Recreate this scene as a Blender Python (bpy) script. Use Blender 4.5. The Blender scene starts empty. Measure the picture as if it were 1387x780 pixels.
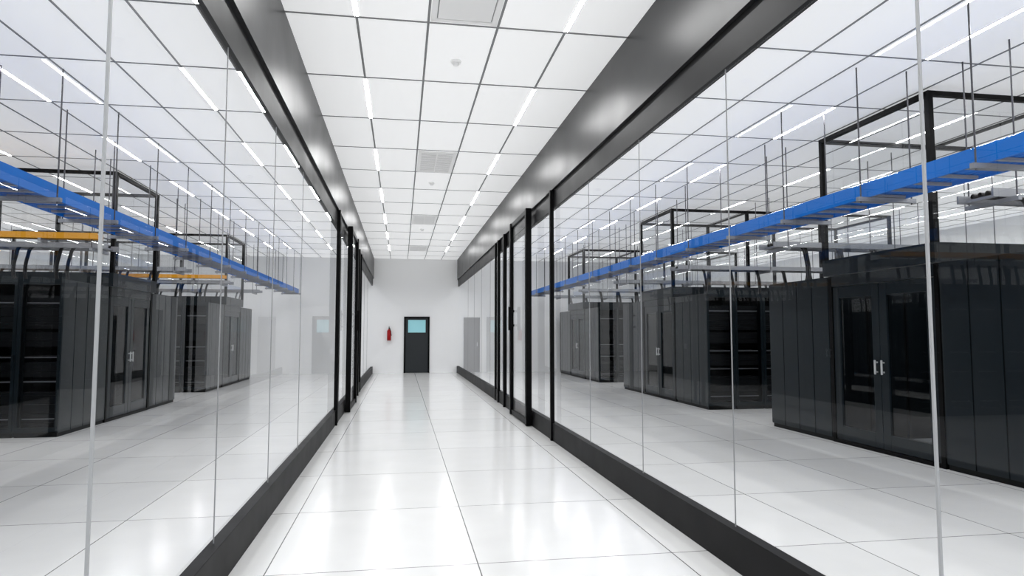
import bpy, bmesh, math, random
from mathutils import Vector, Matrix
random.seed(7)
sc = bpy.context.scene
sc.view_settings.view_transform = 'Standard'
sc.view_settings.look = 'None'
sc.view_settings.exposure = 0.36
sc.view_settings.gamma = 1.03

# ------------------------------------------------------------------ materials
def mat(name, col, rough=0.5, metal=0.0, spec=0.5, emis=None, estr=0.0, noise=0.0, nscale=3.0, bump=0.0):
    m = bpy.data.materials.new(name); m.use_nodes = True
    nt = m.node_tree; b = nt.nodes['Principled BSDF']
    b.inputs['Base Color'].default_value = (*col, 1)
    b.inputs['Roughness'].default_value = rough
    b.inputs['Metallic'].default_value = metal
    b.inputs['Specular IOR Level'].default_value = spec
    if emis:
        b.inputs['Emission Color'].default_value = (*emis, 1)
        b.inputs['Emission Strength'].default_value = estr
    if noise > 0 or bump > 0:
        g = nt.nodes.new('ShaderNodeNewGeometry')
        n = nt.nodes.new('ShaderNodeTexNoise'); n.inputs['Scale'].default_value = nscale
        n.inputs['Detail'].default_value = 4
        nt.links.new(g.outputs['Position'], n.inputs['Vector'])
        if noise > 0:
            mr = nt.nodes.new('ShaderNodeMapRange')
            mr.inputs['To Min'].default_value = 1 - noise; mr.inputs['To Max'].default_value = 1 + noise
            nt.links.new(n.outputs['Fac'], mr.inputs['Value'])
            vm = nt.nodes.new('ShaderNodeVectorMath'); vm.operation = 'SCALE'
            vm.inputs[0].default_value = col
            nt.links.new(mr.outputs['Result'], vm.inputs['Scale'])
            nt.links.new(vm.outputs['Vector'], b.inputs['Base Color'])
            mr2 = nt.nodes.new('ShaderNodeMapRange')
            mr2.inputs['To Min'].default_value = max(0.02, rough - 0.08); mr2.inputs['To Max'].default_value = rough + 0.08
            nt.links.new(n.outputs['Fac'], mr2.inputs['Value'])
            nt.links.new(mr2.outputs['Result'], b.inputs['Roughness'])
        if bump > 0:
            bp = nt.nodes.new('ShaderNodeBump'); bp.inputs['Strength'].default_value = bump
            bp.inputs['Distance'].default_value = 0.01
            nt.links.new(n.outputs['Fac'], bp.inputs['Height'])
            nt.links.new(bp.outputs['Normal'], b.inputs['Normal'])
    return m

def glass_mat(name, tint, base=0.05, k=0.5, rough=0.0):
    m = bpy.data.materials.new(name); m.use_nodes = True
    nt = m.node_tree; nt.nodes.clear()
    out = nt.nodes.new('ShaderNodeOutputMaterial')
    tr = nt.nodes.new('ShaderNodeBsdfTransparent'); tr.inputs['Color'].default_value = (*tint, 1)
    gl = nt.nodes.new('ShaderNodeBsdfGlossy'); gl.inputs['Roughness'].default_value = rough
    gl.inputs['Color'].default_value = (1, 1, 1, 1)
    lw = nt.nodes.new('ShaderNodeLayerWeight'); lw.inputs['Blend'].default_value = 0.5
    pw = nt.nodes.new('ShaderNodeMath'); pw.operation = 'POWER'; pw.inputs[1].default_value = 5
    ma = nt.nodes.new('ShaderNodeMath'); ma.operation = 'MULTIPLY_ADD'
    ma.inputs[1].default_value = k; ma.inputs[2].default_value = base
    mx = nt.nodes.new('ShaderNodeMixShader')
    nt.links.new(lw.outputs['Facing'], pw.inputs[0]); nt.links.new(pw.outputs[0], ma.inputs[0])
    nt.links.new(ma.outputs[0], mx.inputs[0]); nt.links.new(tr.outputs[0], mx.inputs[1])
    nt.links.new(gl.outputs[0], mx.inputs[2]); nt.links.new(mx.outputs[0], out.inputs[0])
    return m

def floor_mat():
    m = mat('floor_tile', (0.84, 0.84, 0.83), rough=0.17, spec=0.5)
    nt = m.node_tree; b = nt.nodes['Principled BSDF']
    g = nt.nodes.new('ShaderNodeNewGeometry'); s = nt.nodes.new('ShaderNodeSeparateXYZ')
    nt.links.new(g.outputs['Position'], s.inputs[0])
    def M(op, a, bb):
        n = nt.nodes.new('ShaderNodeMath'); n.operation = op
        for i, v in enumerate((a, bb)):
            if v is None: continue
            if isinstance(v, (int, float)): n.inputs[i].default_value = v
            else: nt.links.new(v, n.inputs[i])
        return n.outputs[0]
    outs = []; cells = []
    for o, sz, off in (('X', 1.335, 0.51), ('Y', 1.46, 4.42)):
        u = M('DIVIDE', M('ADD', s.outputs[o], 100 * sz - off), sz)
        f = M('FRACT', u, None); cells.append(M('FLOOR', u, None))
        d = M('MINIMUM', f, M('SUBTRACT', 1.0, f))
        outs.append(M('LESS_THAN', M('MULTIPLY', d, sz), 0.004))
    line = M('MAXIMUM', outs[0], outs[1])
    wn = nt.nodes.new('ShaderNodeTexWhiteNoise'); wn.noise_dimensions = '2D'
    cb = nt.nodes.new('ShaderNodeCombineXYZ')
    nt.links.new(cells[0], cb.inputs[0]); nt.links.new(cells[1], cb.inputs[1]); nt.links.new(cb.outputs[0], wn.inputs['Vector'])
    ns = nt.nodes.new('ShaderNodeTexNoise'); ns.inputs['Scale'].default_value = 2.2; ns.inputs['Detail'].default_value = 5
    nt.links.new(g.outputs['Position'], ns.inputs['Vector'])
    v = M('ADD', M('MULTIPLY', wn.outputs['Value'], 0.05), M('MULTIPLY', ns.outputs['Fac'], 0.10))
    v = M('ADD', v, 0.71)
    cc = nt.nodes.new('ShaderNodeCombineXYZ')
    nt.links.new(v, cc.inputs[0]); nt.links.new(v, cc.inputs[1]); nt.links.new(M('MULTIPLY', v, 0.99), cc.inputs[2])
    mx = nt.nodes.new('ShaderNodeMixRGB'); nt.links.new(line, mx.inputs[0]); nt.links.new(cc.outputs[0], mx.inputs[1])
    mx.inputs[2].default_value = (0.10, 0.10, 0.10, 1)
    nt.links.new(mx.outputs[0], b.inputs['Base Color'])
    return m

M_floor = floor_mat()
M_wall = mat('white_wall', (0.95, 0.955, 0.96), 0.7, noise=0.01, nscale=1.5)
# plain ceiling tiles; slight emission added to brighten ceiling and fill the room
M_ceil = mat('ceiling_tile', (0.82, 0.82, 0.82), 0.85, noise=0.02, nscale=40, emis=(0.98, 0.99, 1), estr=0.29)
M_grid = mat('grid_bar', (0.26, 0.265, 0.27), 0.6, spec=0.2)
M_light = mat('light_strip', (1, 1, 1), 0.5, emis=(1, 1, 1), estr=66)
M_fascia = mat('fascia_metal', (0.012, 0.0125, 0.0135), 0.36, spec=0.30, noise=0.12, nscale=1.6)
M_band = mat('band_dark', (0.007, 0.0072, 0.008), 0.45, spec=0.18, noise=0.08, nscale=2)
M_base = mat('base_dark', (0.003, 0.003, 0.0035), 0.5, spec=0.10, noise=0.08, nscale=3)
M_black = mat('black_frame', (0.001, 0.001, 0.0012), 0.45, spec=0.08)
M_rack = mat('rack_paint', (0.0045, 0.0085, 0.0115), 0.32, spec=0.23, noise=0.08, nscale=5)
M_rackin = mat('rack_inside', (0.0015, 0.002, 0.002), 0.5, spec=0.15)
M_server = mat('server_face', (0.018, 0.020, 0.022), 0.45, metal=0.3)
M_silver = mat('silver', (0.60, 0.61, 0.62), 0.35, metal=0.4)
M_joint = mat('glass_joint', (0.40, 0.41, 0.42), 0.35)
M_joint2 = mat('glass_joint_dark', (0.24, 0.245, 0.25), 0.35)
M_blue = mat('blue_duct', (0.0, 0.15, 0.60), 0.45, spec=.12, noise=0.1, nscale=6)
M_bluecab = mat('blue_cable', (0.001, 0.13, 0.55), 0.45, spec=.12)
M_yellow = mat('yellow_duct', (0.66, 0.29, 0.01), 0.45, spec=.2)
M_gray = mat('galvanised', (0.27, 0.28, 0.30), 0.4, metal=0.3)
M_cab = mat('black_cable', (0.006, 0.006, 0.007), 0.5, spec=.3)
M_rod = mat('rod', (0.06, 0.06, 0.07), 0.4, metal=0.3)
M_red = mat('extinguisher_red', (0.38, 0.003, 0.005), 0.3, spec=.25)
M_door = mat('door_gray', (0.026, 0.030, 0.033), 0.45, spec=.2)
M_doorlt = mat('door_light_gray', (0.20, 0.20, 0.21), 0.5)
M_pane = mat('door_window_pane', (0.28, 0.62, 0.68), 0.1, emis=(0.4, 0.8, 0.9), estr=0.1)
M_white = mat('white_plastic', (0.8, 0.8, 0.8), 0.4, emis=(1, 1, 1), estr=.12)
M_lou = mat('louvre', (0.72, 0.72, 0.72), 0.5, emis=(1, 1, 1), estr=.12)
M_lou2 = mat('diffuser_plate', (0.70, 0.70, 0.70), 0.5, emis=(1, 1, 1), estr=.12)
G_clear = glass_mat('clear_glass', (0.99, 0.995, 0.996), 0.032, 0.40)
G_chim = glass_mat('canopy_glass', (0.92, 0.93, 0.94), 0.06, 0.5)
G_dark = glass_mat('smoked_glass', (0.36, 0.38, 0.40), 0.04, 0.4)
G_mesh = glass_mat('rack_door_mesh', (0.50, 0.51, 0.53), 0.012, 0.12, 0.15)

# ------------------------------------------------------------------ builder
class B:
    def __init__(s, name):
        s.name = name; s.bm = bmesh.new(); s.mats = []
    def mi(s, m):
        if m not in s.mats: s.mats.append(m)
        return s.mats.index(m)
    def box(s, x0, x1, y0, y1, z0, z1, m):
        if x0 > x1: x0, x1 = x1, x0
        if y0 > y1: y0, y1 = y1, y0
        if z0 > z1: z0, z1 = z1, z0
        v = [s.bm.verts.new(p) for p in ((x0,y0,z0),(x1,y0,z0),(x1,y1,z0),(x0,y1,z0),(x0,y0,z1),(x1,y0,z1),(x1,y1,z1),(x0,y1,z1))]
        i = s.mi(m)
        for f in ((0,3,2,1),(4,5,6,7),(0,1,5,4),(1,2,6,5),(2,3,7,6),(3,0,4,7)):
            s.bm.faces.new([v[k] for k in f]).material_index = i
    def quad(s, pts, m):
        f = s.bm.faces.new([s.bm.verts.new(p) for p in pts]); f.material_index = s.mi(m)
    def cyl(s, p0, p1, r, m, n=8, r2=None):
        p0 = Vector(p0); p1 = Vector(p1); d = (p1 - p0); L = d.length
        q = d.to_track_quat('Z', 'Y').to_matrix().to_4x4()
        T = Matrix.Translation((p0 + p1) / 2) @ q
        g = bmesh.ops.create_cone(s.bm, cap_ends=True, segments=n, radius1=r, radius2=r if r2 is None else r2, depth=L, matrix=T)
        i = s.mi(m)
        for f in {f for v in g['verts'] for f in v.link_faces}: f.material_index = i; f.smooth = n > 10 and len(f.verts) == 4
    def mesh(s):
        me = bpy.data.meshes.new(s.name)
        s.bm.normal_update(); s.bm.to_mesh(me); s.bm.free()
        for m in s.mats: me.materials.append(m)
        return me
    def done(s, bevel=0):
        ob = bpy.data.objects.new(s.name, s.mesh()); sc.collection.objects.link(ob)
        if bevel:
            md = ob.modifiers.new('bevel', 'BEVEL'); md.width = bevel; md.segments = 2; md.limit_method = 'ANGLE'
        return ob

# ------------------------------------------------------------------ dimensions
H = 4.32
YB = 25.5; YF = -5.0
XL, XR = -13.5, 14.6
GL, GR = -1.06, 2.12          # glass planes

b = B('floor'); b.box(XL, XR, YF, YB, -0.1, 0, M_floor); b.done()
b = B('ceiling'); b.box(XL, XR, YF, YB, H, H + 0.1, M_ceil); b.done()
b = B('wall_back'); b.box(XL - .1, XR + .1, YB, YB + 0.15, -0.1, H + 0.1, M_wall); b.done()
b = B('wall_front'); b.box(XL - .1, XR + .1, YF - 0.15, YF, -0.1, H + 0.1, M_wall); b.done()
b = B('wall_left'); b.box(XL - .15, XL, YF, YB, -0.1, H + 0.1, M_wall); b.done()
b = B('wall_right'); b.box(XR, XR + .15, YF, YB, -0.1, H + 0.1, M_wall); b.done()

# ceiling grid
SX, SY = 0.637, 1.42
gx0, gy0 = 0.212, 5.91
b = B('ceiling_grid')
k0 = math.ceil((XL - gx0) / SX); k1 = math.floor((XR - gx0) / SX)
for k in range(k0, k1 + 1):
    x = gx0 + k * SX
    b.box(x - .011, x + .011, YF, YB, H - .006, H, M_grid)
j0 = math.ceil((YF - gy0) / SY); j1 = math.floor((YB - gy0) / SY)
for j in range(j0, j1 + 1):
    y = gy0 + j * SY
    b.box(XL, XR, y - .011, y + .011, H - .0055, H, M_grid)
b.done()
b = B('linear_ceiling_light')
for k in range(k0, k1 + 1):
    if (k + 1) % 3: continue
    x = gx0 + k * SX
    for j in range(j0, j1):
        if (j - 1) % 2: continue
        y = gy0 + j * SY
        b.box(x - .024, x + .024, y + .03, y + SY - .03, H - .010, H - .0005, M_lou)
        z = H - .0105
        b.quad([(x - .020, y + .035, z), (x - .020, y + SY - .035, z), (x + .020, y + SY - .035, z), (x + .020, y + .035, z)], M_light)
b.done()

def diffuser(x, y, louv):
    b = B('ceiling_air_diffuser')
    x0, x1, y0, y1 = x + .02, x + SX - .02, y + .06, y + SY - .06
    z = H - .0
    fr = M_lou
    for (a, c, d, e) in ((x0, x1, y0, y0 + .05), (x0, x1, y1 - .05, y1), (x0, x0 + .05, y0, y1), (x1 - .05, x1, y0, y1)):
        b.box(a, c, d, e, z - .02, z, fr)
    b.box(x0 + .05, x1 - .05, y0 + .05, y1 - .05, z - .006, z, M_grid)
    if louv:
        n = 16
        for i in range(n):
            yy = y0 + .06 + (y1 - y0 - .12) * i / (n - 1)
            b.box(x0 + .04, x1 - .04, yy - .028, yy + .028, z - .017, z - .012, M_lou)
        b.box((x0 + x1) / 2 - .01, (x0 + x1) / 2 + .01, y0, y1, z - .02, z - .01, M_lou)
    else:
        b.box(x0 + .06, x1 - .06, y0 + .06, y1 - .06, z - .016, z - .007, M_lou2)
    b.done(.003)
diffuser(gx0, gy0 - SY, False)
for jj in (3, 7, 11): diffuser(gx0, gy0 + jj * SY, True)
for y in (6.73, 12.4, 18.1):
    b = B('smoke_detector'); x = 0.53
    b.cyl((x, y, H), (x, y, H - .03), .055, M_white, 24)
    b.cyl((x, y, H - .03), (x, y, H - .055), .038, M_white, 24, .026)
    b.done()

# ------------------------------------------------------------------ partitions
for side, gx, s in (('left', GL, 1), ('right', GR, -1)):
    b = B('trim_1' if s > 0 else 'trim_2')
    b.box(gx - s * .10, gx + s * .02, YF, YB, 3.545, H, M_fascia)
    b.box(gx - s * .07, gx - s * .015, YF, YB, 3.285, 3.545, M_band)
    b.done()
    b = B('baseboard_' + side)
    b.box(gx - s * .06, gx + s * .02, YF, YB, 0, .25, M_base)
    b.done(.004)
    seams = ([2.63 - 1.65 * i for i in range(1, 5)] + [2.63, 4.29, 5.92, 7.55, 18.3, 20.1, 22]) if s > 0 else \
            ([2.42 - 1.68 * i for i in range(1, 5)] + [2.42, 4.10, 5.77, 7.45, 16.2, 18, 19.8, 21.7])
    b = B('glass_partition')
    xg = gx - s * .03
    b.quad([(xg, YF, .25), (xg, YB, .25), (xg, YB, 3.30), (xg, YF, 3.30)], G_clear)
    for y in seams:
        r = .0055 if y < 3 else .0032
        b.box(xg - r, xg + r, y - r, y + r, .25, 3.285, M_joint if y < 3 else M_joint2)
    b.done()
    posts = [(11.25, .02, .05), (11.6, .03, .03), (16.5, .05, .06), (17.6, .03, .04)] if s > 0 else [(9.2, .03, .045), (13.5, .05, .06), (14.4, .035, .05), (14.9, .03, .04)]
    for y, w, tx in posts:
        b = B('partition_post')
        b.box(gx - s * .01, gx + s * (tx), y - w, y + w, 0, 3.54, M_black); b.done(.003)
    y0, y1 = (13.05, 14.8) if s > 0 else (10.67, 12.25)
    b = B('sliding_glass_door')
    xa, xb = gx + s * .03, gx + s * .125
    b.box(xa, xb, y0 - .05, y0 + .05, 0.01, 3.55, M_black)
    b.box(xa + s * .03, xb, y1 - .05, y1 + .05, 0.01, 3.55, M_black)
    xc1, xc2 = xa + s * .03, xb - s * .02
    b.box(xc1, xc2, y0, y1, 3.47, 3.55, M_black)
    b.box(xc1, xc2, y0, y1, .01, .10, M_black)
    xm = (xa + xb) / 2
    b.quad([(xm, y0 + .05, .1), (xm, y1 - .05, .1), (xm, y1 - .05, 3.47), (xm, y0 + .05, 3.47)], G_clear)
    yh = y1 - .22
    b.box(xm, xb + s * .05, yh - .02, yh + .02, 1.62, 1.66, M_black)
    b.box(xm, xb + s * .05, yh - .02, yh + .02, 1.88, 1.92, M_black)
    b.box(xb + s * .01, xb + s * .06, yh - .03, yh + .03, 1.55, 1.98, M_black)
    b.done(.003)

# ------------------------------------------------------------------ back wall items
b = B('door_1')
x0, x1 = .10, 1.06; YW = YB - .002
b.box(x0 - .0, x0 + .06, YB - .06, YW, 0, 2.12, M_black); b.box(x1 - .06, x1, YB - .06, YW, 0, 2.12, M_black)
b.box(x0, x1, YB - .06, YW, 2.06, 2.12, M_black)
y = YB - .04
b.box(x0 + .06, x1 - .06, y, YW, 0.01, 1.52, M_door); b.box(x0 + .06, x1 - .06, y, YW, 2.0, 2.06, M_door)
b.box(x0 + .06, x0 + .15, y, YW, 1.52, 2.0, M_door); b.box(x1 - .15, x1 - .06, y, YW, 1.52, 2.0, M_door)
b.box(x0 + .15, x1 - .15, y + .02, YW, 1.52, 2.0, M_pane)
b.box(x0 + .12, x0 + .15, y - .01, y, .95, 1.12, M_door)
b.cyl((x0 + .135, y - .06, 1.04), (x0 + .135, y, 1.04), .012, M_door)
b.box(x0 + .125, x0 + .25, y - .065, y - .05, 1.03, 1.05, M_door)
b.done()
b = B('door_2')
b.box(2.36, 2.98, YB - .05, YW, 0, 2.1, M_doorlt)
b.box(2.42, 2.92, YB - .06, YB - .05, .05, 2.04, M_doorlt)
b.box(2.86, 2.89, YB - .09, YB - .06, 1.0, 1.15, M_silver)
b.done(.004)
b = B('fire_extinguisher')
x, y = -.45, YB - .12
b.cyl((x, y, 1.22), (x, y, 1.58), .075, M_red, 20)
b.cyl((x, y, 1.58), (x, y, 1.65), .075, M_red, 20, .03)
b.cyl((x, y, 1.65), (x, y, 1.70), .022, M_black, 12)
b.box(x - .015, x + .015, y - .10, y + .03, 1.70, 1.725, M_black)
b.box(x - .015, x + .015, y - .09, y + .02, 1.735, 1.75, M_black)
b.cyl((x + .03, y - .05, 1.68), (x + .085, y - .05, 1.40), .012, M_black, 8)
b.box(x - .03, x + .03, y + .07, YW, 1.3, 1.55, M_black)
b.done()

# ------------------------------------------------------------------ racks
RW, RD, RH = 0.6, 1.55, 2.29
b = B('server_rack')
hw = RW / 2
t = .03
b.box(-hw + .02, hw - .02, .03, RD - .02, 0, .07, M_rackin)
b.box(-hw + .008, -hw + t, 0.05, RD, .07, RH - .02, M_rackin)
b.box(hw - t, hw - .008, 0.05, RD, .07, RH - .02, M_rackin)
b.box(-hw + .008, hw - .008, .04, RD, RH - .05, RH, M_rack)
b.box(-hw + .008, hw - .008, .04, RD, .07, .12, M_rack)
b.box(-hw + t, hw - t, RD - .03, RD, .12, RH - .05, M_rack)
b.box(-hw + t, hw - t, .45, .47, .12, RH - .05, M_rackin)
n = 4; pw = (RD - .02) / n
for sx in (-1, 1):
    for i in range(n):
        ya = .01 + i * pw + .009; yb = .01 + (i + 1) * pw - .009
        b.box(sx * (hw - .012), sx * (hw - .001), ya, yb, .06, RH - .012, M_rack)
z = .16
rnd = random.Random(3)
while z < RH - .2:
    h = rnd.choice([.045, .045, .09, .13])
    if rnd.random() < .72:
        b.box(-hw + .06, hw - .06, .12 + rnd.random() * .02, .44, z, z + h - .006, M_server)
        if rnd.random() < .26:
            b.box(-hw + .07, hw - .07, .108, .12, z + h * .3, z + h * .3 + .016, M_silver)
    z += h
for sx in (-1, 1):
    b.box(sx * (hw - .04), sx * (hw - .06), .10, .13, .12, RH - .05, M_rack)
fw = .05
b.box(-hw + .006, -hw + fw, .005, .04, .08, RH - .01, M_rack)
b.box(hw - fw, hw - .006, .005, .04, .08, RH - .01, M_rack)
b.box(-hw + fw, hw - fw, .005, .04, .08, .14, M_rack)
b.box(-hw + fw, hw - fw, .005, .04, RH - .08, RH - .01, M_rack)
b.quad([(-hw + fw, .025, .14), (hw - fw, .025, .14), (hw - fw, .025, RH - .08), (-hw + fw, .025, RH - .08)], G_mesh)
b.box(hw - .042, hw - .02, -.02, .005, 1.0, 1.18, M_rack)
rack_me = b.mesh()

NR = 9
def bank(xface, s, y0, flip):
    for i in range(NR):
        o = bpy.data.objects.new('server_rack', rack_me); sc.collection.objects.link(o)
        xc = xface + s * (RW / 2 + i * RW)
        o.location = (xc, y0 + (RD if flip else 0), 0)
        if flip: o.rotation_euler = (0, 0, math.pi)

DW = 1.95
def block(xf, s, y0):
    bank(xf, s, y0, False); bank(xf, s, y0 + RD + DW, True)
    ya, yb = y0 + RD, y0 + RD + DW
    L = NR * RW
    b = B('aisle_double_door')
    xa, xb = xf - s * .0, xf + s * .07
    b.box(xa, xb, ya + .005, ya + .07, 0, RH, M_black); b.box(xa, xb, yb - .07, yb - .005, 0, RH, M_black)
    b.box(xa, xb, ya + .07, yb - .07, 2.14, RH, M_rack)
    b.box(xa, xb, ya + .07, yb - .07, 0, .05, M_black)
    ym = (ya + yb) / 2
    for (u, v, hs) in ((ya + .075, ym - .004, 1), (ym + .004, yb - .075, -1)):
        f = .13; x1, x2 = xf + s * .012, xf + s * .058
        b.box(x1, x2, u, u + f, .055, 2.135, M_rack); b.box(x1, x2, v - f, v, .055, 2.135, M_rack)
        b.box(x1, x2, u + f, v - f, .055, .24, M_rack); b.box(x1, x2, u + f, v - f, 1.98, 2.135, M_rack)
        xm = (x1 + x2) / 2
        b.quad([(xm, u + f, .24), (xm, v - f, .24), (xm, v - f, 1.98), (xm, u + f, 1.98)], G_dark)
        yh = (v - .055) if hs > 0 else (u + .055)
        b.box(x1 - s * .045, x1 - s * .03, yh - .013, yh + .013, .98, 1.16, M_silver)
        b.box(x1 - s * .03, x1, yh - .01, yh + .01, 1.0, 1.02, M_silver)
        b.box(x1 - s * .03, x1, yh - .01, yh + .01, 1.12, 1.14, M_silver)
    b.done(.004)
    b = B('aisle_glass_canopy')
    xa = xf - s * .06; xe = xf + s * L; zt = 4.26; z0 = RH + .003; zb = 2.52
    w = .055
    for yy in (ya, yb):
        b.box(xa, xe, yy - .03, yy + .03, z0, zb, M_rack)
        b.box(xa, xe, yy - .032, yy + .032, zt - w, zt, M_black)
        n = 3
        for i in range(n + 1):
            x = xa + (xe - xa) * i / n
            xx = min(max(x, min(xa, xe) + .032), max(xa, xe) - .032)
            b.box(xx - .032, xx + .032, yy - .032, yy + .032, zb, zt - w, M_black)
        b.quad([(xa, yy, zb), (xe, yy, zb), (xe, yy, zt - w), (xa, yy, zt - w)], G_chim)
    for x in (xa + s * .032, xe - s * .032):
        b.box(x - .03, x + .03, ya, yb, z0, zb, M_rack)
        b.box(x - .032, x + .032, ya, yb, zt - w, zt, M_black)
        b.quad([(x, ya, zb), (x, yb, zb), (x, yb, zt - w), (x, ya, zt - w)], G_chim)
    for i in range(1, 3):
        x = xa + (xe - xa) * i / 3
        b.box(x - .02, x + .02, ya, yb, zt - w, zt - .02, M_black)
    b.done()
    for yc, m2 in ((y0 + .62, 0), (y0 + RD + DW + .9, 1)):
        b = B('cable_ladder')
        zl = 2.80; xs = xf - s * .40; xe2 = xf + s * L
        for dy in (-.2, .2):
            b.box(xs, xe2, yc + dy - .012, yc + dy + .012, zl, zl + .08, M_gray)
        nn = int(abs(xe2 - xs) / .3)
        for i in range(nn):
            x = xs + s * (.1 + i * .3)
            b.box(x - .02, x + .02, yc - .2, yc + .2, zl + .01, zl + .035, M_gray)
        for x in (xs + s * .2, xs + s * 2.0, xs + s * 3.8, xs + s * 5.5):
            b.box(x - .02, x + .02, yc - .3, yc + .3, zl - .045, zl, M_gray)
            for dy in (-.27, .27):
                b.cyl((x, yc + dy, zl - .04), (x, yc + dy, H), .008, M_rod, 6)
        if s < 0 and m2 == 0:   # yellow fibre duct carried on top of the ladder
            zz = zl + .13; xs3 = xf - s * .3
            b.box(xs3, xe2, yc - .32, yc - .14, zz, zz + .012, M_yellow)
            b.box(xs3, xe2, yc - .332, yc - .32, zz, zz + .09, M_yellow)
            b.box(xs3, xe2, yc - .14, yc - .128, zz, zz + .09, M_yellow)
            for x in (xf + s * .5, xf + s * 2.4, xf + s * 4.3):
                b.box(x - .02, x + .02, yc - .34, yc - .12, zl + .08, zz, M_gray)
        b.done()
        cu = bpy.data.curves.new('cable_bundle', 'CURVE'); cu.dimensions = '3D'; cu.bevel_depth = .026; cu.bevel_resolution = 2
        def spl(pts):
            sp = cu.splines.new('BEZIER'); sp.bezier_points.add(len(pts) - 1)
            for bp, p in zip(sp.bezier_points, pts):
                bp.co = p; bp.handle_left_type = bp.handle_right_type = 'AUTO'
        for i in range(NR):
            x = xf + s * (.3 + i * RW)
            for d in (-.05, .03):
                yy = yc + d * 2
                spl([(x + d - s * .32, yy, zl + .07), (x + d - s * .08, yy + .02, zl + .04), (x + d, yy + .05, zl - .12), (x + d + s * .03, yy + .06, RH + .12), (x + d, yy + .05, RH)])
        for q in range(4):
            spl([(xs + s * .1, yc - .13 + q * .085, zl + .065), ((xs + xe2) / 2, yc - .12 + q * .08, zl + .062), (xe2 - s * .1, yc - .13 + q * .085, zl + .065)])
        cu.materials.append(M_cab)
        o = bpy.data.objects.new('cable_bundle', cu); sc.collection.objects.link(o)

for y0 in (3.3, 10.65, 18.05): block(-4.88, -1, y0)
for y0 in (5.0, 12.3, 19.6): block(5.94, 1, y0)

# ------------------------------------------------------------------ main blue trays along the partitions
for xc, s in ((-3.9, -1), (5.05, 1)):
    b = B('blue_cable_tray')
    z = 2.925; w = .22; y0, y1 = YF + .3, YB - .6
    for d in (-w, w):
        b.box(xc + d - .012, xc + d + .012, y0, y1, z, z + .16, M_blue)
    y = y0 + .1
    while y < y1:
        b.box(xc - w, xc + w, y - .02, y + .02, z + .005, z + .03, M_gray); y += .3
    y = gy0 - 7 * SY + .3
    while y < y1:
        if y > y0:
            b.box(xc - w - .12, xc + w + .12, y - .022, y + .022, z - .045, z, M_gray)
            for d in (-w - .08, w + .08):
                b.cyl((xc + d, y, z - .06), (xc + d, y, H), .008, M_rod, 6)
        y += SY
    b.done()
    cu = bpy.data.curves.new('blue_cable_bundle', 'CURVE'); cu.dimensions = '3D'; cu.bevel_depth = .027; cu.bevel_resolution = 2
    for q in range(14):
        sp = cu.splines.new('BEZIER'); n = 22; sp.bezier_points.add(n - 1)
        bx = xc - .17 + (q % 8) * .048; bz = z + .058 + (q // 8) * .05
        for i, bp in enumerate(sp.bezier_points):
            bp.co = (bx + random.uniform(-.01, .01), y0 + .05 + (y1 - y0 - .1) * i / (n - 1), bz + random.uniform(-.002, .012))
            bp.handle_left_type = bp.handle_right_type = 'AUTO'
    cu.materials.append(M_bluecab)
    o = bpy.data.objects.new('blue_cable_bundle', cu); sc.collection.objects.link(o)

# ------------------------------------------------------------------ world + camera
w = bpy.data.worlds.new('world'); sc.world = w; w.use_nodes = True
w.node_tree.nodes['Background'].inputs[0].default_value = (1, 1, 1, 1)
w.node_tree.nodes['Background'].inputs[1].default_value = 0.3
cam = bpy.data.cameras.new('camera'); cam.sensor_width = 36; cam.lens = 900 / 1387 * 36
cam.clip_start = .05; cam.clip_end = 200
co = bpy.data.objects.new('camera', cam); sc.collection.objects.link(co)
co.location = (0, 0, 1.5)
co.rotation_euler = (math.radians(90 + 3.88), 0, math.radians(-9.44))
sc.camera = co
